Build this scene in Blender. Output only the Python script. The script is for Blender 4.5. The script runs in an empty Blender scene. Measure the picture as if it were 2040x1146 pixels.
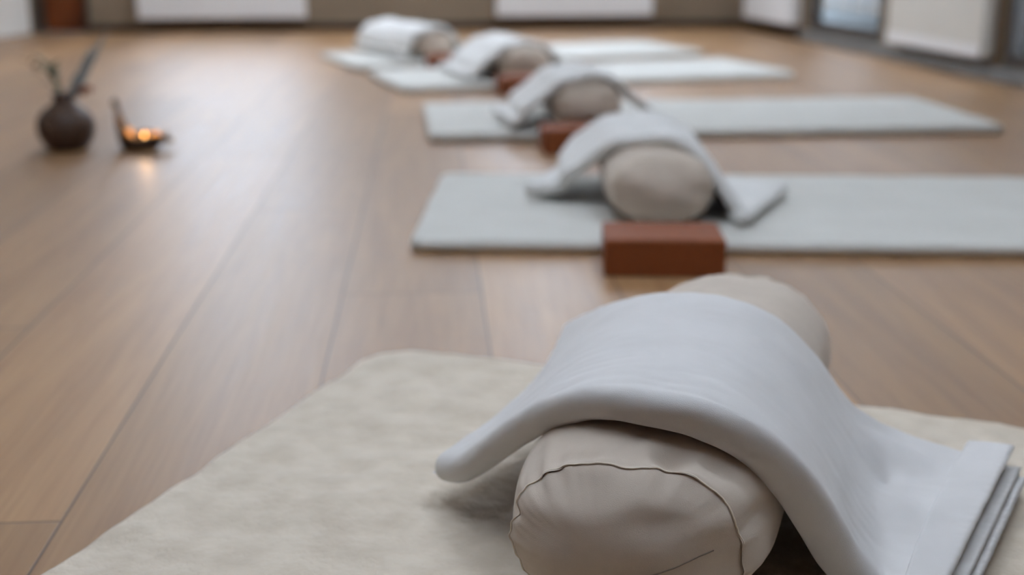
import bpy, bmesh, math, random
import numpy as np
from mathutils import Vector, Matrix, noise

S = bpy.context.scene
COL = S.collection
random.seed(4)

# ------------------------------------------------------------------ camera
PITCH = math.atan(709 / 2450)
cam_d = bpy.data.cameras.new('camera')
cam_d.sensor_width = 36
cam_d.lens = 36 * 2450 / 2040
cam_d.clip_start = 0.02
cam_d.dof.use_dof = True
cam_d.dof.focus_distance = 1.06
cam_d.dof.aperture_fstop = 2.9
cam = bpy.data.objects.new('camera', cam_d)
COL.objects.link(cam)
cam.location = (0, 0, 0.6277)
cam.rotation_euler = (math.pi / 2 - PITCH, 0, 0)
S.camera = cam

# ------------------------------------------------------------------ world, exposure
S.view_settings.view_transform = 'Standard'
S.view_settings.look = 'None'
S.view_settings.gamma = 1
S.view_settings.exposure = 0.6
S.view_settings.use_curve_mapping = False
W = bpy.data.worlds.new('overcast_sky')
S.world = W
W.use_nodes = True
bg = W.node_tree.nodes['Background']
bg.inputs['Color'].default_value = (0.73, 0.84, 1.0, 1)
bg.inputs['Strength'].default_value = 5.5


def link(o):
    COL.objects.link(o)
    return o


def tag(o, label=None, cat=None, group=None, kind=None):
    if label: o['label'] = label
    if cat: o['category'] = cat
    if group: o['group'] = group
    if kind: o['kind'] = kind
    return o


def portal(name, loc, normal, w, h):
    l = bpy.data.lights.new(name, 'AREA')
    l.shape = 'RECTANGLE'; l.size = w; l.size_y = h
    l.cycles.is_portal = True
    o = link(bpy.data.objects.new(name, l))
    o.location = loc
    o.rotation_euler = Vector(normal).to_track_quat('-Z', 'Y').to_euler()
    return o


# room axes: corner of back and right wall, and the two wall directions
CRN = Vector((1.565, 8.59, 0))
BW = Vector((-4.686, -.52, 0)).normalized()       # along the back wall, leftwards
RW = Vector((.613, -3.33, 0)).normalized()        # along the right wall, towards the viewer
LC = CRN + BW * 4.69                              # left corner
LW = Vector((-.174, -.985, 0)).normalized()
H = 2.9
BWN = Vector((-BW.y, BW.x, 0))                    # into the room from the back wall
if BWN.y > 0: BWN = -BWN
RWN = Vector((RW.y, -RW.x, 0))
if RWN.x > 0: RWN = -RWN
LWN = Vector((-LW.y, LW.x, 0))
if LWN.x < 0: LWN = -LWN
WIN_BACK = [(0.60, 1.70), (2.92, 4.03)]           # openings along the back wall
WIN_Z = (0.74, 2.65)
for i, (a, b) in enumerate(WIN_BACK):
    portal('window_rooflight_portal', CRN + BW * (a + b) / 2 - BWN * .12 + Vector((0, 0, sum(WIN_Z) / 2)), BWN, b - a, WIN_Z[1] - WIN_Z[0])
WIN_RIGHT = [(0.10, 0.95, 0.8, 2.55), (1.12, 2.06, 0.065, 2.45), (2.13, 3.05, 0.8, 2.55)]
for a, b, z0, z1 in WIN_RIGHT:
    portal('window_rooflight_portal', CRN + RW * (a + b) / 2 - RWN * .12 + Vector((0, 0, (z0 + z1) / 2)), RWN, b - a, z1 - z0)

# rooflights (x0, x1, y0, y1) added unseen in the ceiling to brighten the mats from above
ADDED_ROOFLIGHTS = [(-1.05, -.30, .2, 2.6), (.60, 1.35, .2, 2.6), (-1.7, -.6, 5.5, 7.8), (.2, 1.3, 5.5, 7.8)]
for x0, x1, y0, y1 in ADDED_ROOFLIGHTS:
    portal('window_rooflight_portal', ((x0 + x1) / 2, (y0 + y1) / 2, H + .1), (0, 0, -1), x1 - x0, y1 - y0)  # portals over the added rooflights


# ------------------------------------------------------------------ materials
def mat(name, col, rough=.6, **k):
    m = bpy.data.materials.new(name)
    m.use_nodes = True
    b = m.node_tree.nodes['Principled BSDF']
    b.inputs['Base Color'].default_value = (*col, 1)
    b.inputs['Roughness'].default_value = rough
    for kk, v in k.items():
        b.inputs[kk.replace('_', ' ')].default_value = v
    return m


def N(m, t, **k):
    n = m.node_tree.nodes.new(t)
    for a, v in k.items(): setattr(n, a, v)
    return n


def Lk(m, a, b): m.node_tree.links.new(a, b)


def noisy(name, col, col2, rough, scale, bump, dist=.002, detail=6, scale2=None, bump2=0, **k):
    """two-tone noise colour and a bump in object space"""
    m = mat(name, col, rough, **k)
    b = m.node_tree.nodes['Principled BSDF']
    tc = N(m, 'ShaderNodeTexCoord')
    n = N(m, 'ShaderNodeTexNoise'); n.inputs['Scale'].default_value = scale; n.inputs['Detail'].default_value = detail
    Lk(m, tc.outputs['Object'], n.inputs['Vector'])
    r = N(m, 'ShaderNodeMix', data_type='RGBA')
    r.inputs[6].default_value = (*col, 1); r.inputs[7].default_value = (*col2, 1)
    mr = N(m, 'ShaderNodeMapRange'); mr.inputs['From Min'].default_value = .35; mr.inputs['From Max'].default_value = .65
    Lk(m, n.outputs['Fac'], mr.inputs['Value']); Lk(m, mr.outputs['Result'], r.inputs[0])
    Lk(m, r.outputs[2], b.inputs['Base Color'])
    bp = N(m, 'ShaderNodeBump'); bp.inputs['Strength'].default_value = bump; bp.inputs['Distance'].default_value = dist
    Lk(m, n.outputs['Fac'], bp.inputs['Height'])
    last = bp
    if scale2:
        n2 = N(m, 'ShaderNodeTexNoise'); n2.inputs['Scale'].default_value = scale2; n2.inputs['Detail'].default_value = 3
        Lk(m, tc.outputs['Object'], n2.inputs['Vector'])
        b2 = N(m, 'ShaderNodeBump'); b2.inputs['Strength'].default_value = bump2; b2.inputs['Distance'].default_value = .0008
        Lk(m, n2.outputs['Fac'], b2.inputs['Height']); Lk(m, bp.outputs['Normal'], b2.inputs['Normal'])
        last = b2
    Lk(m, last.outputs['Normal'], b.inputs['Normal'])
    return m


def floor_material():
    m = mat('oiled_oak_planks', (.4, .25, .15), .38)
    b = m.node_tree.nodes['Principled BSDF']
    th = math.atan(165 / 2550)
    geo = N(m, 'ShaderNodeNewGeometry')
    rot = N(m, 'ShaderNodeVectorRotate', rotation_type='Z_AXIS'); rot.inputs['Angle'].default_value = -th
    Lk(m, geo.outputs['Position'], rot.inputs['Vector'])
    sp = N(m, 'ShaderNodeSeparateXYZ'); Lk(m, rot.outputs['Vector'], sp.inputs[0])

    def mth(op, a, b_=None, c=None):
        n = N(m, 'ShaderNodeMath', operation=op)
        for i, v in enumerate((a, b_, c)):
            if v is None: continue
            if isinstance(v, (int, float)): n.inputs[i].default_value = v
            else: Lk(m, v, n.inputs[i])
        return n.outputs[0]
    px = mth('DIVIDE', mth('SUBTRACT', sp.outputs['X'], .083), .2505)
    k = mth('FLOOR', px)
    fx = mth('SUBTRACT', px, k)
    off = mth('FRACT', mth('MULTIPLY', k, .3105))                # end joints, shifted from row to row
    py = mth('ADD', mth('DIVIDE', mth('SUBTRACT', sp.outputs['Y'], 2.138), 2.3), mth('ADD', off, .3105))
    kj = mth('FLOOR', py)
    fy = mth('SUBTRACT', py, kj)
    gx = mth('MULTIPLY', mth('MINIMUM', fx, mth('SUBTRACT', 1, fx)), .2505)
    gy = mth('MULTIPLY', mth('MINIMUM', fy, mth('SUBTRACT', 1, fy)), 2.3)
    g = mth('MINIMUM', gx, gy)
    groove = N(m, 'ShaderNodeMapRange', interpolation_type='SMOOTHSTEP')
    groove.inputs['From Min'].default_value = .0007; groove.inputs['From Max'].default_value = .0022
    Lk(m, g, groove.inputs['Value'])
    cell = N(m, 'ShaderNodeCombineXYZ'); Lk(m, k, cell.inputs[0]); Lk(m, kj, cell.inputs[1])
    wn = N(m, 'ShaderNodeTexWhiteNoise', noise_dimensions='2D'); Lk(m, cell.outputs[0], wn.inputs['Vector'])
    # grain, stretched along the plank
    ofs = N(m, 'ShaderNodeVectorMath', operation='SCALE'); Lk(m, wn.outputs['Color'], ofs.inputs[0]); ofs.inputs['Scale'].default_value = 20
    add = N(m, 'ShaderNodeVectorMath', operation='ADD'); Lk(m, rot.outputs['Vector'], add.inputs[0]); Lk(m, ofs.outputs[0], add.inputs[1])
    mp = N(m, 'ShaderNodeVectorMath', operation='MULTIPLY'); Lk(m, add.outputs[0], mp.inputs[0]); mp.inputs[1].default_value = (14, 1.1, 1)
    n1 = N(m, 'ShaderNodeTexNoise'); n1.inputs['Scale'].default_value = 1; n1.inputs['Detail'].default_value = 5; n1.inputs['Distortion'].default_value = 1.2
    Lk(m, mp.outputs[0], n1.inputs['Vector'])
    mp2 = N(m, 'ShaderNodeVectorMath', operation='MULTIPLY'); Lk(m, add.outputs[0], mp2.inputs[0]); mp2.inputs[1].default_value = (160, 5, 1)
    n2 = N(m, 'ShaderNodeTexNoise'); n2.inputs['Scale'].default_value = 1; n2.inputs['Detail'].default_value = 3
    Lk(m, mp2.outputs[0], n2.inputs['Vector'])
    ramp = N(m, 'ShaderNodeValToRGB')
    ramp.color_ramp.elements[0].position = .3; ramp.color_ramp.elements[0].color = (.26, .132, .055, 1)
    ramp.color_ramp.elements[1].position = .72; ramp.color_ramp.elements[1].color = (.42, .245, .112, 1)
    gr = mth('ADD', mth('MULTIPLY', n1.outputs['Fac'], .65), mth('MULTIPLY', n2.outputs['Fac'], .35))
    Lk(m, gr, ramp.inputs[0])
    tone = mth('ADD', mth('MULTIPLY', wn.outputs['Value'], .30), .85)
    tm = N(m, 'ShaderNodeVectorMath', operation='SCALE'); Lk(m, ramp.outputs[0], tm.inputs[0]); Lk(m, tone, tm.inputs['Scale'])
    mx = N(m, 'ShaderNodeMix', data_type='RGBA'); mx.inputs[6].default_value = (.10, .058, .033, 1)
    Lk(m, groove.outputs[0], mx.inputs[0]); Lk(m, tm.outputs[0], mx.inputs[7])
    Lk(m, mx.outputs[2], b.inputs['Base Color'])
    Lk(m, mth('ADD', mth('MULTIPLY', n1.outputs['Fac'], .14), .40), b.inputs['Roughness'])
    h = mth('ADD', mth('MULTIPLY', groove.outputs[0], 1.0), mth('MULTIPLY', n2.outputs['Fac'], .12))
    bp = N(m, 'ShaderNodeBump'); bp.inputs['Strength'].default_value = .5; bp.inputs['Distance'].default_value = .001
    Lk(m, h, bp.inputs['Height']); Lk(m, bp.outputs['Normal'], b.inputs['Normal'])
    b.inputs['Coat Weight'].default_value = 0.25
    b.inputs['Coat Roughness'].default_value = .45
    return m


M = {}
M['floor'] = floor_material()
M['wall'] = noisy('taupe_plaster', (.27, .205, .14), (.24, .18, .12), .9, 3, .2)
M['wall_white'] = noisy('white_plaster', (.84, .79, .72), (.81, .76, .69), .9, 3, .2)
M['ceiling'] = noisy('white_ceiling_paint', (.78, .72, .64), (.76, .70, .62), .9, 3, .1)
M['base'] = noisy('dark_brown_wood', (.04, .016, .005), (.028, .011, .004), .5, 9, .2)
M['stone'] = noisy('grey_stone', (.20, .195, .185), (.15, .145, .14), .6, 14, .3)
M['frame'] = noisy('dark_frame_paint', (.045, .036, .028), (.038, .03, .024), .45, 20, .1)
M['door'] = noisy('red_brown_wood', (.20, .045, .005), (.13, .03, .004), .5, 6, .2)
M['enamel'] = noisy('white_enamel', (.82, .80, .78), (.80, .78, .76), .4, 5, .03)
M['enamel_warm'] = noisy('warm_white_enamel', (.66, .62, .55), (.64, .60, .53), .5, 5, .03)
M['metal'] = noisy('brushed_metal', (.5, .5, .5), (.45, .45, .45), .35, 30, .1, Metallic=.9)
M['blanket'] = noisy('brushed_cotton', (.72, .69, .66), (.68, .65, .62), .95, 14, .25, .002, 8, 1500, .3, Sheen_Weight=.25)
M['blanket_white'] = noisy('cream_cotton', (.76, .74, .70), (.72, .70, .66), .95, 14, .25, .002, 8, 1200, .3, Sheen_Weight=.2)
M['bolster'] = noisy('linen_cover', (.63, .53, .43), (.57, .475, .385), .95, 18, .25, .002, 6, 1500, .4, Sheen_Weight=.15)
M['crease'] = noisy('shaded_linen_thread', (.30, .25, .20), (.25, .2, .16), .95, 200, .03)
M['thread'] = noisy('pale_thread', (.80, .70, .57), (.74, .64, .51), .9, 300, .03)
M['mat'] = noisy('felted_cotton', (.68, .66, .60), (.64, .62, .56), .97, 9, .3, .003, 8, 350, .8, Sheen_Weight=.2)
M['fleece'] = noisy('wool_fleece', (.74, .635, .50), (.65, .55, .425), 1.0, 24, .9, .010, 12, 260, 1.0, Sheen_Weight=.35)
M['cork'] = noisy('terracotta_cork', (.29, .078, .020), (.22, .056, .014), .7, 120, .5, .001, Specular_IOR_Level=.45)
M['vase'] = noisy('brown_glazed_clay', (.11, .066, .045), (.075, .045, .030), .5, 14, .3)
M['leaf'] = noisy('grey_green_leaf', (.12, .14, .07), (.08, .10, .05), .6, 30, .3)
M['blade'] = noisy('silvery_leaf', (.32, .33, .31), (.25, .26, .25), .6, 30, .3)
M['twig'] = noisy('dry_twig', (.14, .09, .055), (.1, .06, .04), .7, 40, .3)
M['petal'] = noisy('dried_rose_petal', (.42, .17, .10), (.30, .11, .07), .8, 40, .3)
M['brass'] = noisy('aged_brass', (.72, .50, .26), (.55, .37, .18), .55, 25, .4)
M['driftwood'] = noisy('dark_driftwood', (.12, .09, .065), (.08, .06, .045), .8, 35, .5)
M['wax'] = mat('candle_wax', (.9, .75, .5), .5)
M['wax'].node_tree.nodes['Principled BSDF'].inputs['Subsurface Weight'].default_value = .3
M['flame'] = mat('candle_flame', (1, .6, .2), .5)
fb = M['flame'].node_tree.nodes['Principled BSDF']
fb.inputs['Emission Color'].default_value = (1, .55, .2, 1); fb.inputs['Emission Strength'].default_value = 3
gl = mat('window_glass', (1, 1, 1), .02)
gl.node_tree.nodes['Principled BSDF'].inputs['Transmission Weight'].default_value = 1
gl.node_tree.nodes['Principled BSDF'].inputs['IOR'].default_value = 1.02
M['glass'] = gl
M['rail'] = noisy('blue_grey_painted_metal', (.17, .20, .21), (.15, .18, .19), .5, 30, .1)
M['slats'] = noisy('weathered_fence_wood', (.20, .17, .14), (.16, .14, .12), .85, 12, .4)
M['terrace'] = noisy('grey_terrace_stone', (.05, .052, .05), (.04, .042, .04), .8, 10, .3)


# ------------------------------------------------------------------ mesh helpers
def mesh(name, verts, faces, m, parent=None, smooth=True, loc=None, rotz=0):
    me = bpy.data.meshes.new(name)
    me.from_pydata([tuple(map(float, v)) for v in verts], [], faces)
    me.validate()
    bm = bmesh.new(); bm.from_mesh(me); bmesh.ops.recalc_face_normals(bm, faces=bm.faces); bm.to_mesh(me); bm.free()
    me.update()
    if smooth: me.polygons.foreach_set('use_smooth', [True] * len(me.polygons))
    me.materials.append(m)
    o = link(bpy.data.objects.new(name, me))
    if parent: o.parent = parent
    if loc is not None: o.location = loc
    if rotz: o.rotation_euler.z = rotz
    return o


def empty(name, loc, rotz=0):
    o = link(bpy.data.objects.new(name, None))
    o.empty_display_size = .05
    o.location = loc; o.rotation_euler.z = rotz
    return o


def boxes(lst, O=None, X=None, Y=None):
    """list of (x0,x1,y0,y1,z0,z1) in a frame O + x*X + y*Y"""
    O = O or Vector((0, 0, 0)); X = X or Vector((1, 0, 0)); Y = Y or Vector((0, 1, 0))
    V = []; Fc = []
    for x0, x1, y0, y1, z0, z1 in lst:
        n = len(V)
        for z in (z0, z1):
            for x, y in ((x0, y0), (x1, y0), (x1, y1), (x0, y1)):
                p = O + X * x + Y * y; V.append((p.x, p.y, p.z + z))
        Fc += [tuple(n + i for i in f) for f in ((3, 2, 1, 0), (4, 5, 6, 7), (0, 1, 5, 4), (1, 2, 6, 5), (2, 3, 7, 6), (3, 0, 4, 7))]
    return V, Fc


def bevel(o, w, seg=3):
    b = o.modifiers.new('bevel', 'BEVEL'); b.width = w; b.segments = seg; b.limit_method = 'ANGLE'
    return o


def boxobj(name, lst, m, parent=None, O=None, X=None, Y=None, bev=0):
    V, Fc = boxes(lst, O, X, Y)
    o = mesh(name, V, Fc, m, parent, smooth=False)
    # consistent outward normals whatever the frame's handedness

    bm = bmesh.new(); bm.from_mesh(o.data); bmesh.ops.recalc_face_normals(bm, faces=bm.faces); bm.to_mesh(o.data); bm.free()
    if bev: bevel(o, bev)
    return o


def grid_closed(nu, nv, wrap_v=True):
    """faces of a (nu x nv) grid, v wraps round"""
    F = []
    for i in range(nu - 1):
        for j in range(nv if wrap_v else nv - 1):
            k = (j + 1) % nv
            F.append((i * nv + j, i * nv + k, (i + 1) * nv + k, (i + 1) * nv + j))
    return F


def tube_data(pts, rad, n=8, V=None, Fc=None):
    V = [] if V is None else V; Fc = [] if Fc is None else Fc
    pts = [Vector(p) for p in pts]
    if not hasattr(rad, '__len__'): rad = [rad] * len(pts)
    base = len(V)
    prev = None
    for i, p in enumerate(pts):
        t = (pts[min(i + 1, len(pts) - 1)] - pts[max(i - 1, 0)]).normalized()
        a = prev if prev is not None else (Vector((0, 0, 1)) if abs(t.z) < .9 else Vector((1, 0, 0)))
        a = (a - t * a.dot(t)).normalized(); prev = a
        b = t.cross(a)
        for j in range(n):
            q = 2 * math.pi * j / n
            V.append(tuple(p + (a * math.cos(q) + b * math.sin(q)) * rad[i]))
    for i in range(len(pts) - 1):
        for j in range(n):
            k = (j + 1) % n
            Fc.append((base + i * n + j, base + i * n + k, base + (i + 1) * n + k, base + (i + 1) * n + j))
    Fc.append(tuple(base + j for j in reversed(range(n))))
    Fc.append(tuple(base + (len(pts) - 1) * n + j for j in range(n)))
    return V, Fc


def tube(name, pts, rad, m, parent=None, n=8):
    V, Fc = tube_data(pts, rad, n)
    return mesh(name, V, Fc, m, parent)


def lathe(name, prof, m, parent=None, n=40, warp=None):
    V = []
    for r, z in prof:
        for j in range(n):
            q = 2 * math.pi * j / n
            p = Vector((r * math.cos(q), r * math.sin(q), z))
            if warp: p = warp(p, q)
            V.append(tuple(p))
    Fc = grid_closed(len(prof), n)
    Fc.append(tuple(reversed(range(n)))); Fc.append(tuple((len(prof) - 1) * n + j for j in range(n)))
    return mesh(name, V, Fc, m, parent)


def nz(p, s, seed=0.0):
    return noise.noise(Vector((p[0] * s + seed, p[1] * s + seed * .7, p[2] * s - seed)))


def catmull(P, t):
    """P: (n,...) array, t in 0..n-1 array"""
    P = np.asarray(P, float); n = len(P)
    t = np.clip(t, 0, n - 1 - 1e-9)
    i = np.floor(t).astype(int); f = (t - i).reshape((-1,) + (1,) * (P.ndim - 1))
    g = lambda k: P[np.clip(k, 0, n - 1)]
    p0 = np.where((i == 0).reshape(f.shape), 2 * g(i) - g(i + 1), g(i - 1))
    p3 = np.where((i + 2 > n - 1).reshape(f.shape), 2 * g(i + 1) - g(i), g(i + 2))
    p1, p2 = g(i), g(i + 1)
    return .5 * (2 * p1 + (p2 - p0) * f + (2 * p0 - 5 * p1 + 4 * p2 - p3) * f ** 2 + (3 * p1 - p0 - 3 * p2 + p3) * f ** 3)


def edge_params(n, L, r):
    """0..1 samples, dense near both ends for a rounded edge of radius r on a length L"""
    e = r / L
    k = 8
    q = np.linspace(0, math.pi / 2, k, endpoint=False)
    a = e * (1 - np.cos(q))
    mid = np.linspace(e, 1 - e, n)
    return np.concatenate([a, mid, (1 - a)[::-1]])


def slab(name, P, t, us, vs, Lu, Lv, m, parent=None, round_u=(1, 1), round_v=(1, 1), taper=None):
    """P: (nu,nv,3) mid surface; a slab of thickness t with rounded rims"""
    nu, nv = P.shape[:2]
    du = np.gradient(P, us, axis=0); dv = np.gradient(P, vs, axis=1)
    nrm = np.cross(du, dv); nrm /= np.linalg.norm(nrm, axis=2, keepdims=True) + 1e-12
    r = t / 2

    def prof(x, L, ends):
        d0 = x * L if ends[0] else np.full_like(x, 9.)
        d1 = (1 - x) * L if ends[1] else np.full_like(x, 9.)
        d = np.minimum(d0, d1)
        return np.clip(1 - np.clip(d, 0, r) / r, 0, 1)
    a = prof(us, Lu, round_u)[:, None]; b = prof(vs, Lv, round_v)[None, :]
    q = np.clip(a ** 2 + b ** 2, 0, 1)
    hh = (r * np.sqrt(1 - q))
    if taper is not None: hh = hh * taper
    top = P + nrm * hh[..., None]; bot = P - nrm * hh[..., None]
    V = np.concatenate([top.reshape(-1, 3), bot.reshape(-1, 3)])
    F = []; n = nu * nv
    for i in range(nu - 1):
        for j in range(nv - 1):
            k = i * nv + j
            F.append((k, k + nv, k + nv + 1, k + 1))
            F.append((n + k, n + k + 1, n + k + nv + 1, n + k + nv))
    for j in range(nv - 1):
        F.append((j, j + 1, n + j + 1, n + j))
        k = (nu - 1) * nv + j; F.append((k + 1, k, n + k, n + k + 1))
    for i in range(nu - 1):
        k = i * nv; F.append((k + nv, k, n + k, n + k + nv))
        k = i * nv + nv - 1; F.append((k, k + nv, n + k + nv, n + k))
    o = mesh(name, V, F, m, parent)
    w = o.modifiers.new('weld', 'WELD'); w.merge_threshold = 1e-5
    return o


# ------------------------------------------------------------------ room
def wall(name, O, D, Nin, L, m, openings=(), th=.20, L0=0.0):
    """wall with rectangular openings; D along, Nin into the room"""
    xs = sorted({L0, L, *[v for o in openings for v in o[:2]]})
    lst = []
    for a, b in zip(xs[:-1], xs[1:]):
        op = [o for o in openings if o[0] <= a + 1e-6 and o[1] >= b - 1e-6]
        if op:
            z0, z1 = op[0][2:4]
            lst += [(a, b, 0, th, 0, z0), (a, b, 0, th, z1, H)]
        else:
            lst.append((a, b, 0, th, 0, H))
    o = boxobj(name, lst, m, None, O, D, -Nin)
    return tag(o, kind='structure')


YF = -3.2
R_end = CRN + RW * ((8.59 - YF) / -RW.y)
L_end = LC + LW * ((LC.y - YF) / -LW.y)
flr = mesh('floor', [(-7, YF - .3, 0), (6, YF - .3, 0), (6, 9.2, 0), (-7, 9.2, 0), (-7, YF - .3, -.1), (6, YF - .3, -.1), (6, 9.2, -.1), (-7, 9.2, -.1)],
           [(0, 1, 2, 3), (7, 6, 5, 4), (0, 4, 5, 1), (1, 5, 6, 2), (2, 6, 7, 3), (3, 7, 4, 0)], M['floor'], smooth=False)
# keep the floor inside the outer face of the walls
fo = [LC - BWN * .2 - LWN * .2, CRN - BWN * .2 - RWN * .2, R_end - RWN * .2 + Vector((0, -.2, 0)), L_end - LWN * .2 + Vector((0, -.2, 0))]
me = flr.data
for i, p in enumerate((fo[3], fo[2], fo[1], fo[0])):
    me.vertices[i].co = (p.x, p.y, 0); me.vertices[i + 4].co = (p.x, p.y, -.1)
tag(flr, kind='structure')
xs = sorted({-7, 6, *[v for k in ADDED_ROOFLIGHTS for v in k[:2]]}); ys = sorted({YF - .3, 9.2, *[v for k in ADDED_ROOFLIGHTS for v in k[2:]]})
cl_ = [(a, b, c, d, H, H + .15) for a, b in zip(xs[:-1], xs[1:]) for c, d in zip(ys[:-1], ys[1:])
       if not any(k[0] <= a and b <= k[1] and k[2] <= c and d <= k[3] for k in ADDED_ROOFLIGHTS)]
ceil = boxobj('ceiling', cl_, M['ceiling']); tag(ceil, kind='structure')
wall('wall_back', CRN, BW, BWN, 4.69, M['wall'], [(a, b, *WIN_Z) for a, b in WIN_BACK] + [(4.33, 4.62, 0, 2.05)])
wall('wall_right', CRN, RW, RWN, (R_end - CRN).length, M['wall'], [*WIN_RIGHT, (3.20, 4.2, .065, 2.45)], th=.09)
wall('wall_left', LC, LW, LWN, (L_end - LC).length, M['wall_white'])
fw = (L_end - R_end)
wall('wall_front', R_end, fw.normalized(), Vector((0, 1, 0)), fw.length, M['door'])

# windows: frames and panes
def window(n, O, D, Nin, a, b, z0, z1, name=None, mullion=True, y0=.03, y1=.10):
    f = .055
    if D is RW: y0, y1 = .0, .06
    lst = [(a, a + f, y0, y1, z0, z1), (b - f, b, y0, y1, z0, z1), (a + f, b - f, y0, y1, z0, z0 + f), (a + f, b - f, y0, y1, z1 - f, z1)]
    if mullion: lst.append(((a + b) / 2 - .02, (a + b) / 2 + .02, y0 + .005, y1 - .005, z0 + f, z1 - f))
    w = boxobj(name or 'window_%d' % n, lst, M['frame'], None, O, D, -Nin, bev=.004)
    tag(w, kind='structure')
    g = boxobj('pane', [(a + f, b - f, y0 + .03, y0 + .034, z0 + f, z1 - f)], M['glass'], w, O, D, -Nin)
    return w


window(1, CRN, BW, BWN, *WIN_BACK[0], *WIN_Z)
window(2, CRN, BW, BWN, *WIN_BACK[1], *WIN_Z)
window(3, CRN, RW, RWN, *WIN_RIGHT[0])
window(4, CRN, RW, RWN, *WIN_RIGHT[2])
for i, (x0, x1, y0, y1) in enumerate(ADDED_ROOFLIGHTS):  # frames of the added rooflights, numbered on after the real windows
    w = boxobj('window_%d' % (5 + i), [(x0, x0 + .05, y0, y1, H + .08, H + .15), (x1 - .05, x1, y0, y1, H + .08, H + .15),
               (x0, x1, y0, y0 + .05, H + .08, H + .15), (x0, x1, y1 - .05, y1, H + .08, H + .15)], M['enamel']); tag(w, kind='structure')
    boxobj('pane', [(x0 + .05, x1 - .05, y0 + .05, y1 - .05, H + .11, H + .114)], M['glass'], w)
d1 = window(0, CRN, RW, RWN, *WIN_RIGHT[1], name='door_1', mullion=False)
d2 = window(0, CRN, RW, RWN, 3.20, 4.2, .065, 2.45, name='door_2')
for dd, a in ((d1, 1.14), (d2, 3.68)):
    hd = boxobj('door_handle', [(a, a + .02, -.03, .03, 1.0, 1.14)], M['metal'], dd, CRN, RW, -RWN, bev=.004)
# wooden door in the back wall beside the left corner
d3 = boxobj('door_3', [(4.345, 4.605, .04, .085, .01, 2.03)], M['door'], None, CRN, BW, -BWN, bev=.003); tag(d3, kind='structure')
boxobj('door_panel', [(4.385, 4.565, .03, .04, .12, .95), (4.385, 4.565, .03, .04, 1.1, 1.9)], M['door'], d3, CRN, BW, -BWN, bev=.004)
lst = [(4.318, 4.345, -.012, .10, 0, 2.06), (4.605, 4.66, -.012, .10, 0, 2.06), (4.345, 4.605, -.012, .10, 2.03, 2.06)]
t = boxobj('trim_1', lst, M['frame'], None, CRN, BW, -BWN); tag(t, kind='structure')
b_ = boxobj('door_handle', [(4.37, 4.385, -.02, .04, 1.0, 1.12)], M['metal'], d3, CRN, BW, -BWN, bev=.003)

t = boxobj('baseboard_back', [(0.02, 4.31, -.016, 0, 0, .05)], M['base'], None, CRN, BW, -BWN, bev=.004); tag(t, kind='structure')
t = boxobj('baseboard_right', [(0.02, 1.10, -.016, 0, 0, .055)], M['base'], None, CRN, RW, -RWN, bev=.004); tag(t, kind='structure')
Lr = (R_end - CRN).length
t = boxobj('trim_2', [(1.10, Lr - .05, -.05, 0, 0, .058)], M['stone'], None, CRN, RW, -RWN, bev=.004); tag(t, kind='structure')
t = boxobj('baseboard_left', [(0.05, (L_end - LC).length - .05, -.012, 0, 0, .03)], M['wall_white'], None, LC, LW, -LWN, bev=.003); tag(t, kind='structure')


# radiators: flat panel, steel convector behind, brackets, valve
def radiator(D, Nin, a, b, z0, z1, label, m, foot=False, dist=.03):
    c = CRN + D * (a + b) / 2 + Nin * 0
    r = empty('wall_radiator', c)
    tag(r, label, 'radiator', 'flat panel radiators under the windows')
    off = CRN - c
    boxobj('front_panel', [(a, b, -dist - .05, -dist - .035, z0, z1)], m, r, off, D, -Nin, bev=.006)
    boxobj('heating_core', [(a + .02, b - .02, -dist - .03, -dist + .01, z0 + .015, z1 - .01)], M['enamel'], r, off, D, -Nin, bev=.004)
    for x in (a, b - .012):
        boxobj('side_cover', [(x, x + .012, -dist - .035, -dist + .012, z0 + .003, z1)], m, r, off, D, -Nin)
    for x in (a + .15, b - .18):
        boxobj('bracket', [(x, x + .03, -dist + .01, 0, z0 + .05, z1 - .05)], M['metal'], r, off, D, -Nin)
    if foot:
        boxobj('lower_strip', [(a + .004, b - .004, -dist - .056, -dist - .05, z0, z0 + .052)], M['enamel'], r, off, D, -Nin, bev=.002)
    return r


radiator(BW, BWN, .633, 1.684, .088, .70, 'white flat panel radiator on the back wall, behind the farthest blankets', M['enamel'])
radiator(BW, BWN, 2.933, 4.003, .088, .70, 'white flat panel radiator on the back wall, the one nearer the brown door', M['enamel'])
radiator(RW, RWN, .245, 1.04, .085, .70, 'narrow white panel radiator in the far right corner of the room', M['enamel'])
radiator(RW, RWN, 2.27, 3.15, .093, .70, 'large warm white panel radiator between the two glazed doors', M['enamel_warm'], True)

# terrace outside the right wall, seen through the glazed door
t = boxobj('terrace_paving', [(-9, 8, .10, 4.5, -.12, -.02)], M['terrace'], None, CRN, RW, -RWN); tag(t, kind='structure')
t = boxobj('added_canopy', [(-7, 8, .10, 1.9, 2.6, 2.7)], M['slats'], None, CRN, RW, -RWN); tag(t, kind='structure')  # unseen canopy, added to hold sky light off the terrace and right windows
rl = empty('terrace_railing', CRN + RW * 1.6 - RWN * .75)
tag(rl, 'blue grey metal terrace railing seen through the glazed door', 'railing')
off = -(RW * 1.6 - RWN * .75)
for z in (.08, .17, .95):
    boxobj('rail', [(-.6, 5, .74, .77, z, z + .03)], M['rail'], rl, off, RW, -RWN)
for i in range(20):
    x = -.4 + i * .24
    boxobj('baluster', [(x, x + .016, .745, .765, 0, .95)], M['rail'], rl, off, RW, -RWN)
boxobj('kerb', [(-.6, 5, .66, .84, -.02, .06)], M['rail'], rl, off, RW, -RWN)
fe = empty('slat_fence', CRN + RW * 1.6 - RWN * 1.7)
tag(fe, 'weathered brown vertical slat fence beyond the terrace railing', 'fence')
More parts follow.
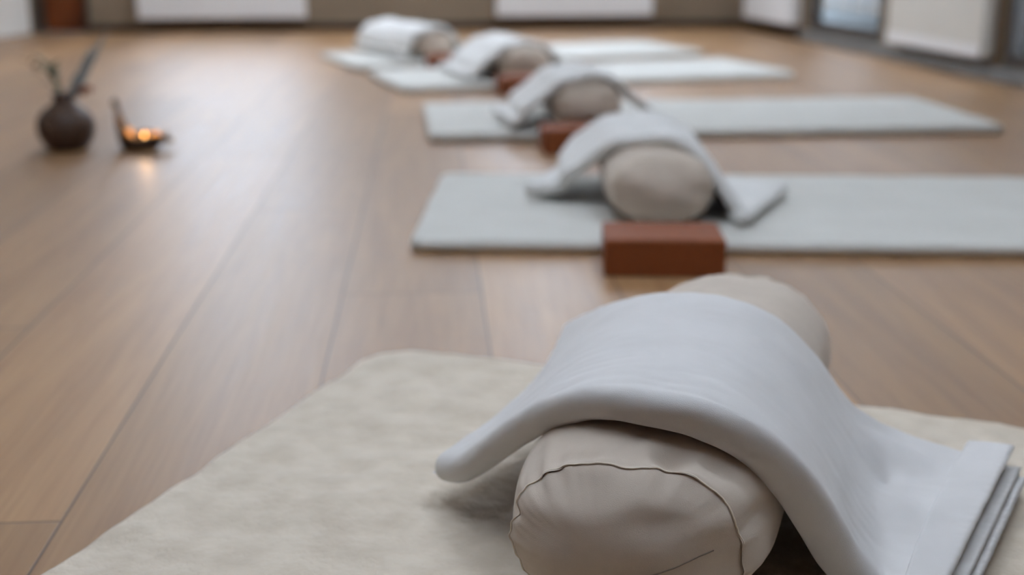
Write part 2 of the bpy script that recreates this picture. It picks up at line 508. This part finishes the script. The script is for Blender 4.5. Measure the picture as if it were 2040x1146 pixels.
off = -(RW * 1.6 - RWN * 1.7)
boxobj('slats', [(-7 + i * .14, -7 + i * .14 + .128, 1.7, 1.72, -.02, 1.9) for i in range(80)], M['slats'], fe, off, RW, -RWN)
boxobj('back_rail', [(-7, 4.2, 1.72, 1.76, z, z + .07) for z in (.2, 1.3)], M['slats'], fe, off, RW, -RWN)


# ------------------------------------------------------------------ mats
def make_mat(name, FL, ang, Lx, Ly, t, m, label, group, rc, wav=.0, crease=None, seed=0, lump=0.0):
    """rounded-corner slab lying on the floor; origin at the front left corner"""
    r = t / 2
    us = edge_params(int(Lx / .012), Lx, r); vs = edge_params(int(Ly / .012), Ly, r)
    X, Y = np.meshgrid(us * Lx, vs * Ly, indexing='ij')
    cx, cy = X - Lx / 2, Y - Ly / 2
    # round the corners: squeeze points of the corner squares into a quarter disc
    ax, ay = np.abs(cx) - (Lx / 2 - rc), np.abs(cy) - (Ly / 2 - rc)
    inside = (ax > 0) & (ay > 0)
    mxx = np.maximum(ax, ay); ln = np.sqrt(ax ** 2 + ay ** 2) + 1e-9
    k = np.where(inside, mxx / ln, 1)
    cx2 = np.where(inside, np.sign(cx) * (Lx / 2 - rc + ax * k), cx)
    cy2 = np.where(inside, np.sign(cy) * (Ly / 2 - rc + ay * k), cy)
    d = np.minimum(np.minimum(X, Lx - X), np.minimum(Y, Ly - Y))
    nu, nv = X.shape
    Z = np.full_like(X, r)
    P = np.stack([cx2 + Lx / 2, cy2 + Ly / 2, Z], -1)
    if wav:
        for i in range(nu):
            for j in range(nv):
                e = max(0, 1 - d[i, j] / .05)
                P[i, j, 0] += e * wav * nz((P[i, j, 0], P[i, j, 1], 0), 5, seed)
                P[i, j, 1] += e * wav * nz((P[i, j, 0], P[i, j, 1], 3), 5, seed)
    root = empty(name, (FL[0], FL[1], 0), ang)
    o = slab('pad', P, t, us, vs, Lx, Ly, m, root)
    co = np.empty(len(o.data.vertices) * 3); o.data.vertices.foreach_get('co', co); co = co.reshape(-1, 3)
    n = nu * nv
    for i in range(n):
        x, y, z = co[i]
        f = min(1, max(0, (z - r) / r))
        hgt = -.45 * lump + lump * (nz((x, y * 1.6, 0), 7, seed) * .8 + nz((x, y * 1.4, 0), 17, seed + 3) * .45 + nz((x, y, 0), 45, seed + 5) * .18)
        if crease:
            q = (x - crease[0]) + (y - crease[1]) * crease[2]
            hgt -= .005 * math.exp(-(q / .012) ** 2)
        co[i][2] += hgt * f
    o.data.vertices.foreach_set('co', co.ravel()); o.data.update()
    tag(root, label, 'mat', group)
    # binding stitched round the rim
    return root


R_ = math.radians
G = 'felted exercise mats laid out in a row on the floor'
ux = Vector((math.cos(R_(-20.9)), math.sin(R_(-20.9)), 0)); uy = Vector((-ux.y, ux.x, 0))
bl = Vector((-.196, 1.768, 0)); fl1 = bl - uy * .86
make_mat('fleece_mat', fl1, R_(-20.9), 1.95, .86, .034, M['fleece'],
         'fluffy cream wool mat in the foreground under the sharpest bolster', G, .075, .0015, None, 2, .009)
make_mat('fleece_mat', (-.21, 2.42), R_(-2.1), 1.95, .735, .028, M['mat'],
         'off white mat second from the camera, cut by the right side, block before it', G, .03, .006, (1.55, .3, -.4), 5, .002)
make_mat('fleece_mat', (-.255, 3.768), R_(5.66), 1.86, .735, .030, M['mat'],
         'off white mat third from the camera, its right end fully in view', G, .03, .008, None, 8, .002)
make_mat('fleece_mat', (-.44, 4.95), R_(18), 1.80, .70, .030, M['mat'],
         'off white mat second from the back wall, lying at a slant', G, .06, .008, None, 11, .002)
make_mat('fleece_mat', (-.73, 5.80), R_(22.5), 1.89, .70, .030, M['mat'],
         'off white mat farthest from the camera, nearest the back wall', G, .04, .008, None, 14, .002)


# ------------------------------------------------------------------ bolsters
def make_bolster(A, ang, base, L=.68, hw=.12, hh=.0875, ring=.80, label='', seed=0, hi=False, slant=0.0):
    """cushion roll; A = front end on the mat, ang = heading to the right of +y"""
    root = empty('bolster', (A[0], A[1], base), -R_(ang))
    tag(root, label, 'bolster', 'linen bolsters lying across the mats')
    nth = 240 if hi else 56
    prof = [(.000, .0), (.001, .10), (.003, .25), (.007, .42), (.013, .58), (.020, .70), (.028, .79), (.036, .86), (.042, .90), (.0455, .915), (.047, .92), (.0485, .922), (.052, .932), (.058, .945), (.07, .962), (.085, .976), (.105, .988), (.13, .996)]
    prof = [(a, s * (ring + (1 - ring) * min(1, max(0, (a - .0) / .12)) ** .8)) for a, s in prof]
    body = [(a, 1.0) for a in np.linspace(.155, L - .155, 26 if hi else 10)]
    pr = prof + body + [(L - a, s) for a, s in reversed(prof)]
    if hi:
        aa = [p[0] for p in pr]; ss = [p[1] for p in pr]
        T = np.linspace(0, len(pr) - 1, len(pr) * 3)
        Q = catmull(np.array(pr), T); pr = [(max(0, min(L, q[0])), max(0, q[1])) for q in Q]
    cz = hh
    V = []
    for a, s in pr:
        for j in range(nth):
            q = 2 * math.pi * j / nth
            c, sn = math.cos(q), math.sin(q)
            e = 2 / 2.25
            x = hw * s * math.copysign(abs(c) ** e, c); z = hh * s * math.copysign(abs(sn) ** e, sn)
            dseam = min(abs(a - .047), abs(L - .047 - a))
            ae = min(a, L - a)
            w = math.exp(-(dseam / .028) ** 2)
            k = 1.0
            if s > .05:
                pk = nz((c * 2.2, sn * 2.2, seed), 2.6, seed) + .6 * nz((c * 2, sn * 2, seed), 6, seed + 4)
                k += w * .030 * pk - .001 * math.exp(-(dseam / .003) ** 2)
                k += .014 * nz((c * .5, sn * .5, a * 3), 3.5, seed + 9)
                # long drag folds on the cap and the body next to the seam
                k += .012 * math.exp(-((ae - .08) / .05) ** 2) * nz((c * 1.4, sn * 1.4, a * 2), 4, seed + 2)
            x *= k; z *= k
            if hi and a < .2:
                nx, nzz = c, sn
                def g(t0, wt, a0, wa):
                    dd = (q - math.radians(t0) + math.pi) % (2 * math.pi) - math.pi
                    return math.exp(-(dd * hw / wt) ** 2 - ((a - a0) / wa) ** 2)
                dsp = (-.013 * g(74, .018, .064, .011) - .006 * g(52, .030, .078, .009) + .004 * g(60, .030, .050, .007) + .004 * g(86, .010, .070, .012)
                       - .007 * g(168, .010, .052, .012) + .003 * g(158, .012, .06, .02) - .006 * g(14, .016, .085, .03) + .007 * g(-8, .022, .07, .03)
                       - .003 * g(112, .03, .058, .006) + .002 * g(35, .02, .06, .02))
                x += nx * dsp; z += nzz * dsp
            aa = a
            if ae < .047 and a < L / 2:
                aa += .009 * nz((x * 5, z * 16 + x * 6, seed), 1.5, seed + 1) * min(1, s * 1.6)
                aa += .006 * nz((x * 18, z * 40, seed), 1., seed + 6) * min(1, s * 1.6)
            aa += slant * x * (1 if a < L / 2 else -1) * max(0, 1 - ae / .2)
            zz = cz + z
            zz = max(zz, .004 + .002 * abs(c)) if zz < .02 else zz
            V.append((x, aa, zz))
    Fc = grid_closed(len(pr), nth)
    Fc = [tuple(reversed(f)) for f in Fc]
    Fc.append(tuple(range(nth))); Fc.append(tuple((len(pr) - 1) * nth + j for j in reversed(range(nth))))
    o = mesh('cushion_roll', V, Fc, M['bolster'], root)
    # seam thread following the ring
    for side in (0, 1):
        target = .047 if side == 0 else L - .047
        i = min(range(len(pr)), key=lambda n_: abs(pr[n_][0] - target))
        ringp = [Vector(V[i * nth + j]) for j in range(nth)]
        c0 = sum(ringp, Vector()) / nth
        ringp = [p + (p - c0).normalized() * .0007 + Vector((0, -.0009 if side == 0 else .0009, 0)) for p in ringp]
        V2 = []; F2 = []
        rr = .0009
        for j in range(nth):
            p = ringp[j]; t = (ringp[(j + 1) % nth] - ringp[j - 1]).normalized()
            u_ = (p - c0).normalized(); w_ = t.cross(u_)
            for q in range(5):
                an = 2 * math.pi * q / 5
                rj = rr
                V2.append(tuple(p + (u_ * math.cos(an) + w_ * math.sin(an)) * rj))
        for j in range(nth):
            for q in range(5):
                q2 = (q + 1) % 5; j2 = (j + 1) % nth
                F2.append((j * 5 + q, j * 5 + q2, j2 * 5 + q2, j2 * 5 + q))
        mesh('end_seam', V2, F2, M['thread'], root)
    if hi:
        # zip-like closing seam running over the end cap
        pts = []
        for tt in np.linspace(0, 1, 24):
            x = .082 - .135 * tt; z = .098 - .048 * tt
            # find cap depth there by nearest vertex
            best = min((v for v in V[:nth * 40]), key=lambda v: (v[0] - x) ** 2 + (v[2] - z) ** 2)
            pts.append((best[0], best[1] - .0006, best[2]))
        P = catmull(np.array(pts), np.linspace(0, 23, 60))
        P = np.array([P[max(0, i - 3):i + 4].mean(0) for i in range(60)])
        tube('closing_seam', P, .0006, M['crease'], root, 5)
    return root


MT1 = .030
make_bolster((.083, .925), 19.6, MT1, .73, .121, .0875, .80,
             'sharp beige linen bolster in the foreground, its creased seamed end facing the camera', 1.3, True, .12)
make_bolster((.315, 2.50), 1.5, .026, .66, .118, .077, .93, 'beige linen bolster behind the second block, under a draped blanket', 5.1)
make_bolster((.245, 3.76), -5.7, .028, .66, .112, .078, .86, 'beige linen bolster on the mat third from the camera, round end showing', 7.7)
make_bolster((.085, 5.14), -18, .029, .66, .112, .069, .88, 'beige linen bolster on the slanted mat second from the back wall', 9.2)
make_bolster((-.35, 6.06), -30, .029, .66, .112, .068, .88, 'beige linen bolster on the farthest mat, nearest the back wall', 12.4)


# ------------------------------------------------------------------ blankets
def wrinkle(P, amp, seed, sx=5, sy=9):
    nu, nv = P.shape[:2]
    for i in range(nu):
        for j in range(nv):
            p = P[i, j]
            d = amp * (nz((p[0] * sx, p[1] * sy, p[2] * sx), 1, seed) + .5 * nz((p[0] * sx * 2.3, p[1] * sy * 1.5, p[2] * sx), 1, seed + 7))
            P[i, j, 2] += d
    return P


# foreground blanket, shaped by a table of front and back edge points (across, along, height)
rows = [((-.283, .222, .063), (-.228, .60, .112)), ((-.24, .185, .084), (-.205, .58, .132)), ((-.19, .155, .126), (-.165, .535, .160)),
        ((-.145, .125, .172), (-.125, .485, .187)), ((-.10, .095, .205), (-.08, .445, .210)), ((-.05, .072, .222), (-.035, .418, .221)),
        ((.0, .065, .223), (.01, .41, .221)), ((.05, .075, .208), (.05, .41, .207)), ((.095, .09, .172), (.09, .418, .170)),
        ((.126, .105, .127), (.12, .435, .125)), ((.150, .112, .085), (.15, .46, .087)), ((.175, .114, .057), (.19, .485, .060)),
        ((.205, .110, .049), (.24, .472, .052)), ((.235, .10, .049), (.318, .447, .053))]
fr = np.array([r[0] for r in rows]); bk = np.array([r[1] for r in rows])
LU, LV, T1 = .80, .37, .031
us = edge_params(150, LU, T1 / 2); vs = edge_params(84, LV, T1 / 2)
fU = catmull(fr, us * (len(rows) - 1)); bU = catmull(bk, us * (len(rows) - 1))
P = fU[:, None, :] * (1 - vs)[None, :, None] + bU[:, None, :] * vs[None, :, None]
for i, u in enumerate(us):
    for j, v in enumerate(vs):
        # left side pulled in between the corners, a crown along the bolster, small folds
        P[i, j, 0] += .030 * math.exp(-(u / .12) ** 2) * math.sin(math.pi * v)
        P[i, j, 2] += .006 * math.sin(math.pi * v) * math.exp(-((u - .25) / .15) ** 2)
        # fold valleys where the cloth meets the mat on the right
        P[i, j, 2] += .013 * math.exp(-((v - .80 + .25 * (u - .8)) / .05) ** 2) * math.exp(-((u - .86) / .07) ** 2)
        P[i, j, 2] -= .012 * math.exp(-((v - .62) / .08) ** 2) * math.exp(-((u - .84) / .05) ** 2)
        P[i, j, 2] += .010 * math.exp(-((v - .40) / .10) ** 2) * math.exp(-((u - .88) / .06) ** 2)
P = wrinkle(P, .0026, 3.0, 14, 9)
P = wrinkle(P, .0009, 6.0, 22, 60)
b1 = empty('folded_blanket', (.115, .93, 0), -R_(17.684))
tag(b1, 'pale grey beige folded blanket over the foreground bolster, with frayed layered end on the right', 'blanket', 'folded blankets draped over the bolsters')
slab('folded_cloth', P, T1, us, vs, LU, LV, M['blanket'], b1, taper=1 + .40 * np.exp(-((us[:, None] - .68) / .22) ** 2) * (1 - vs[None, :]) ** 3)


def strip(P, us, vs, u0, u1, v0, v1, lift, t, name, nu=20, nv=50, m=None, flare=0.0, par=None, du=0):
    """thin layer following the slab between parameters u0..u1, v0..v1"""
    u0a, u0b = u0 if isinstance(u0, tuple) else (u0, u0)
    vv = np.linspace(v0, v1, nv)
    Q = np.zeros((nu, nv, 3))
    for j, v in enumerate(vv):
        row = np.array([[np.interp(v, vs, P[i, :, k]) for k in range(3)] for i in range(len(us))])
        end = row[-1] - row[-8]; end = end / (np.linalg.norm(end) + 1e-9)
        uu = np.linspace(u0a + (u0b - u0a) * v, u1, nu)
        for i, u in enumerate(uu):
            if u <= 1:
                Q[i, j] = [np.interp(u, us, row[:, k]) for k in range(3)]
            else:
                Q[i, j] = row[-1] + np.array([1., -.02, 0]) * (u - 1) * LU
            wv = .0022 * nz((vv[j] * 14, lift * 300, 0), 1, 5) * max(0, (u - .955) / .045) + .0008 * math.sin(vv[j] * 150) * max(0, (u - .975) / .025)
            Q[i, j, 2] += lift + flare * max(0, (u - .93)) * (v) + wv
    return slab(name, Q, t, np.linspace(0, 1, nu), np.linspace(0, 1, nv), (u1 - u0b) * LU, (v1 - v0) * LV, m or M['blanket'], par)


# the turned-over hem and the open ends of the folded layers
strip(P, us, vs, (.925, .957), 1.004, .0, 1.0, T1 / 2 + .0055, .008, 'turned_hem', 24, 70, par=b1, flare=.09)
for q, (ex, lf) in enumerate(((.018, .0075), (.028, .0005), (.020, -.0065))):
    strip(P, us, vs, .93, 1.0 + ex, .0, .965 - .02 * q, lf, .0045, 'folded_layer', 16, 60, par=b1)


def drape(A, ang, base, apex, hw, W_, D_, phi, pc, ac, t, m, label, seed, tipz=.02, tail=.16, extra=None, amp=.003, rt=False):
    """rectangular folded blanket draped over a roll by arc length.
    profile from the left tail over the roll to the mat on the right"""
    h = apex - base
    prof = [(-hw - tail - .5, base + t / 2 + tipz), (-hw - tail, base + t / 2 + tipz), (-hw - tail * .5, base + h * .36 + t / 2), (-hw * 1.12, base + h * .68 + t / 2), (-hw * .80, base + h * .88 + t / 2), (-hw * .42, apex - .004 + t / 2 - .006),
            (0, apex + t / 2), (hw * .42, apex - .006 + t / 2), (hw * .80, base + h * .84), (hw * 1.04, base + h * .60), (hw * 1.2, base + h * .32 + t / 2), (hw * 1.45, base + t / 2 + .012), (hw * 1.8, base + t / 2 + .004), (hw + .7, base + t / 2 + .004)]
    if rt:
        prof[8:13] = [(hw * .80, base + h * .88 + t / 2), (hw * 1.12, base + h * .66 + t / 2), (hw + .075, base + h * .34 + t / 2), (hw + .15, base + t / 2 + .006), (hw + .2, base + t / 2 + .004)]
    C = catmull(np.array(prof), np.linspace(0, len(prof) - 1, 400))
    seg = np.r_[0, np.cumsum(np.linalg.norm(np.diff(C, axis=0), axis=1))]
    i0 = int(np.argmin(np.abs(C[:, 0]) + (C[:, 1] < apex) * 9))
    seg -= seg[i0]
    us = edge_params(70, W_, t / 2); vs = edge_params(44, D_, t / 2)
    ph = R_(phi); P = np.zeros((len(us), len(vs), 3))
    for i, u in enumerate(us):
        for j, v in enumerate(vs):
            a = (u - .5) * W_; b = (v - .5) * D_
            p = pc + a * math.cos(ph) + b * math.sin(ph)
            y = ac - a * math.sin(ph) + b * math.cos(ph)
            P[i, j] = (np.interp(p, seg, C[:, 0]), y, np.interp(p, seg, C[:, 1]))
            if extra: P[i, j] = extra(u, v, P[i, j])
    P = wrinkle(P, amp, seed, 9, 9)
    root = empty('folded_blanket', (A[0], A[1], 0), -R_(ang))
    tag(root, label, 'blanket', 'folded blankets draped over the bolsters')
    slab('folded_cloth', P, t, us, vs, W_, D_, m, root)
    return root


drape((.315, 2.50), 1.5, .030, .180, .118, .69, .37, 24, .04, .33, .026, M['blanket_white'],
      'cream folded blanket over the second bolster, right corner spread flat on the mat', 21., .012, .15)
drape((.245, 3.76), -5.7, .032, .184, .112, .64, .40, -4, .01, .28, .024, M['blanket_white'],
      'cream folded blanket over the bolster on the mat third from the camera', 31., .006, .16, rt=True)
drape((.085, 5.14), -18, .032, .168, .112, .62, .46, 0, .0, .32, .024, M['blanket_white'],
      'cream folded blanket over the bolster on the slanted mat second from the back wall', 41., .006, .15, rt=True)
drape((-.35, 6.06), -30, .032, .166, .112, .54, .62, 0, .01, .34, .024, M['blanket_white'],
      'cream folded blanket heaped over the farthest bolster by the back wall', 51., .01, .08, amp=.006)


# ------------------------------------------------------------------ cork blocks
def block(loc, ang, label):

    root = empty('cork_block', loc, R_(ang))
    w, d, h = .2286, .1524, .0735
    o = boxobj('cork_body', [(-w / 2, w / 2, 0, d, 0, h)], M['cork'], None)
    o.name = 'cork_block'
    COL.objects.unlink(root); bpy.data.objects.remove(root)
    o.location = loc; o.rotation_euler.z = R_(ang)
    bevel(o, .006, 4)
    tag(o, label, 'yoga block', 'brown cork blocks standing before the mats')
    return o


block((.288, 2.235, 0), -2.1, 'largest red brown cork block, on the floor in front of the second mat')
block((.209, 3.575, 0), 5.66, 'red brown cork block in front of the third mat, partly behind a cream blanket')
block((.085, 4.925, 0), 18, 'small looking red brown cork block before the slanted fourth mat')
block((-.245, 5.80, .0), 22.5, 'farthest red brown cork block, beside the mat by the back wall')

# ------------------------------------------------------------------ vase with branches
VX, VY = -1.335, 3.67
vase = empty('vase', (VX, VY, 0)); tag(vase, 'round dark brown clay vase with narrow neck holding dry branches, on the floor at left', 'vase')
prof = [(.0, .0), (.048, .0), (.054, .003), (.068, .018), (.079, .040), (.084, .062), (.083, .082), (.075, .103), (.060, .120), (.043, .132), (.032, .141), (.028, .150), (.029, .160), (.033, .166), (.030, .167), (.024, .160), (.023, .148), (.030, .138), (.05, .12), (.07, .08), (.06, .02), (.0, .012)]
Pp = catmull(np.array(prof), np.linspace(0, len(prof) - 1, 90)); Pp[:, 0] = np.clip(Pp[:, 0], 0.0002, 1); Pp[:, 1] = np.clip(Pp[:, 1], 0, 1)
lathe('vase_body', [tuple(p) for p in Pp[:60]], M['vase'], vase, 48)
lathe('vase_rim', [(.0285, .160), (.0335, .163), (.034, .167), (.031, .169), (.027, .167), (.026, .162)], M['vase'], vase, 48)


def leafshape(V, Fc, base, d, up, L, w, curl=.15):
    base = Vector(base); d = Vector(d).normalized(); sd = d.cross(Vector(up)).normalized(); n_ = sd.cross(d)
    k = len(V); K = 8
    for i in range(K + 1):
        t = i / K; ww = w * math.sin(math.pi * min(1, t * .97 + .02)) ** .8
        c = base + d * L * t + n_ * (-curl * L * t * t)
        V += [tuple(c - sd * ww + n_ * ww * .3), tuple(c), tuple(c + sd * ww + n_ * ww * .3)]
    for i in range(K):
        q = k + i * 3
        Fc += [(q, q + 1, q + 4, q + 3), (q + 1, q + 2, q + 5, q + 4)]


def solid(o, t=.0008):
    s = o.modifiers.new('thick', 'SOLIDIFY'); s.thickness = t; return o


def branch(name, label, cat, pts, rad, leaves, m_leaf, m_stem, seed, group=None, lw=.010, ll=.04):
    random.seed(seed)
    root = empty(name, (VX, VY, .04)); tag(root, label, cat, group)
    P = catmull(np.array(pts, float), np.linspace(0, len(pts) - 1, 26))
    P = [Vector(p) for p in P]
    tube('stem', P, [rad * (1 - .6 * i / 25) for i in range(26)], m_stem, root, 6)
    for k in leaves:
        i = int(k * 25); V, Fc = [], []
        a = random.uniform(0, 6.28)
        t = (P[min(25, i + 1)] - P[max(0, i - 1)]).normalized()
        d = t * .7 + Vector((math.cos(a), math.sin(a), .1)) * .8
        leafshape(V, Fc, P[i], d, (0.1, 0, 1), ll * random.uniform(.8, 1.2), lw * random.uniform(.8, 1.2))
        solid(mesh('leaf', V, Fc, m_leaf, root))
    return root


# points relative to the inside of the vase
branch('leafy_branch', 'grey green leafy sprig leaning left out of the brown vase', 'branch',
       [(0, 0, 0), (-.006, 0, .09), (-.02, 0, .15), (-.045, .01, .215)], .0022, [.55, .6, .66, .7, .76, .8, .86, .9, .95, 1], M['leaf'], M['leaf'], 3, None, .009, .045)
br = branch('dry_branch', 'thin bare twigs spreading far left from the brown vase', 'branch',
            [(0, 0, 0), (-.006, 0, .10), (-.04, .0, .16), (-.10, .01, .22)], .0013, [.8, .9, .97, 1], M['twig'], M['twig'], 5, None, .004, .022)
# long silvery blades leaning right
root = empty('long_leaf', (VX, VY, .04)); tag(root, 'long silvery green blades leaning up to the right from the vase', 'branch')
for (dx, dz, w, k) in ((.115, .33, .011, .10), (.075, .27, .012, .05), (.03, .19, .009, .02)):
    V, Fc = [], []
    leafshape(V, Fc, (.004, 0, .06), (dx, k, dz - .06), (0, -1, .2), math.hypot(dx, dz - .06), w, .10)
    solid(mesh('blade', V, Fc, M['blade'], root), .001)
tube('stem', [(0, 0, 0), (.002, 0, .04), (.006, 0, .075)], .002, M['leaf'], root, 6)
# dried flower
root = empty('dried_flower', (VX, VY, .04)); tag(root, 'dried red brown flower head drooping right of the vase neck', 'flower')
tube('stem', [(0, 0, 0), (.006, -.004, .09), (.022, -.006, .128), (.048, -.008, .142), (.066, -.008, .140)], .0012, M['twig'], root, 6)
V, Fc = [], []
random.seed(12)
for q in range(16):
    a = q * 2.4; e = -.4 + 1.1 * q / 16
    leafshape(V, Fc, (.070, -.008, .142), (math.cos(a) * math.cos(e), math.sin(a) * math.cos(e), math.sin(e)), (0, .2, 1), random.uniform(.022, .032), .010, .4)
solid(mesh('petals', V, Fc, M['petal'], root))

# ------------------------------------------------------------------ candle holder
CX, CY = -1.108, 3.66
ch = empty('candle_holder', (CX, CY, 0)); tag(ch, 'dark shell-like candle holder with a tall curled left side, right of the vase', 'candle holder')


def warp(p, q):
    lft = max(0, -math.cos(q)) ** 4          # the left rim rises into a spur
    hgt = p.z / .045
    up = lft * max(0, hgt) ** 1.2
    return Vector((p.x * 1.12 * (1 - .12 * up) - .004 * up - lft * .022 * (1 - min(1, max(0, hgt))), p.y * .85, p.z + .095 * up + .005 * math.sin(5 * q) * max(0, hgt)))


bowl = [(.0005, 0), (.030, 0), (.040, .004), (.052, .016), (.062, .030), (.068, .045), (.066, .0455), (.059, .032), (.049, .019), (.036, .010), (.0005, .008)]
lathe('bowl', bowl, M['driftwood'], ch, 64, warp)
tube('spur_knob', [(-.071, 0, .128), (-.072, 0, .136), (-.072, 0, .144), (-.070, 0, .152)], [.007, .011, .010, .004], M['driftwood'], ch, 10)
random.seed(3)
for cx, cy, cz, s, sd in ((-.045, .0, .050, .030, 1), (.058, .004, .042, .030, 2), (.078, .002, .030, .024, 3), (.028, .030, .038, .026, 4)):
    V, Fc = [], []
    for q in range(12):
        a = q * 2.4 + sd; e = .2 + 1.2 * (q / 12)
        leafshape(V, Fc, (0, 0, -.012), (math.cos(a) * math.cos(e), math.sin(a) * math.cos(e), math.sin(e)), (0, .2, 1), s * random.uniform(.8, 1.1), s * .38, .35)
    o = solid(mesh('golden_blossom', V, Fc, M['brass'], ch)); o.location = (cx, cy, cz)
tl = empty('tealight', (CX + .012, CY - .012, .0095)); tag(tl, 'small burning tealight glowing inside the shell-like holder', 'candle')
lathe('tin_cup', [(.0005, 0), (.019, 0), (.0195, .001), (.0195, .016), (.0188, .016), (.0185, .003), (.0005, .0025)], M['metal'], tl, 32)
lathe('wax', [(.0005, .003), (.0183, .003), (.0183, .013), (.010, .0122), (.0005, .012)], M['wax'], tl, 32)
lathe('flame', [(.0004, .0165), (.003, .018), (.0052, .023), (.0045, .030), (.002, .038), (.0003, .043)], M['flame'], tl, 16)
tube('wick', [(0, 0, .011), (0, 0, .018)], .0006, M['twig'], tl, 6)
pl = bpy.data.lights.new('flame_light', 'POINT'); pl.energy = .22; pl.color = (1, .55, .22); pl.shadow_soft_size = .006
po = link(bpy.data.objects.new('flame_light', pl)); po.location = (0, 0, .048); po.parent = tl
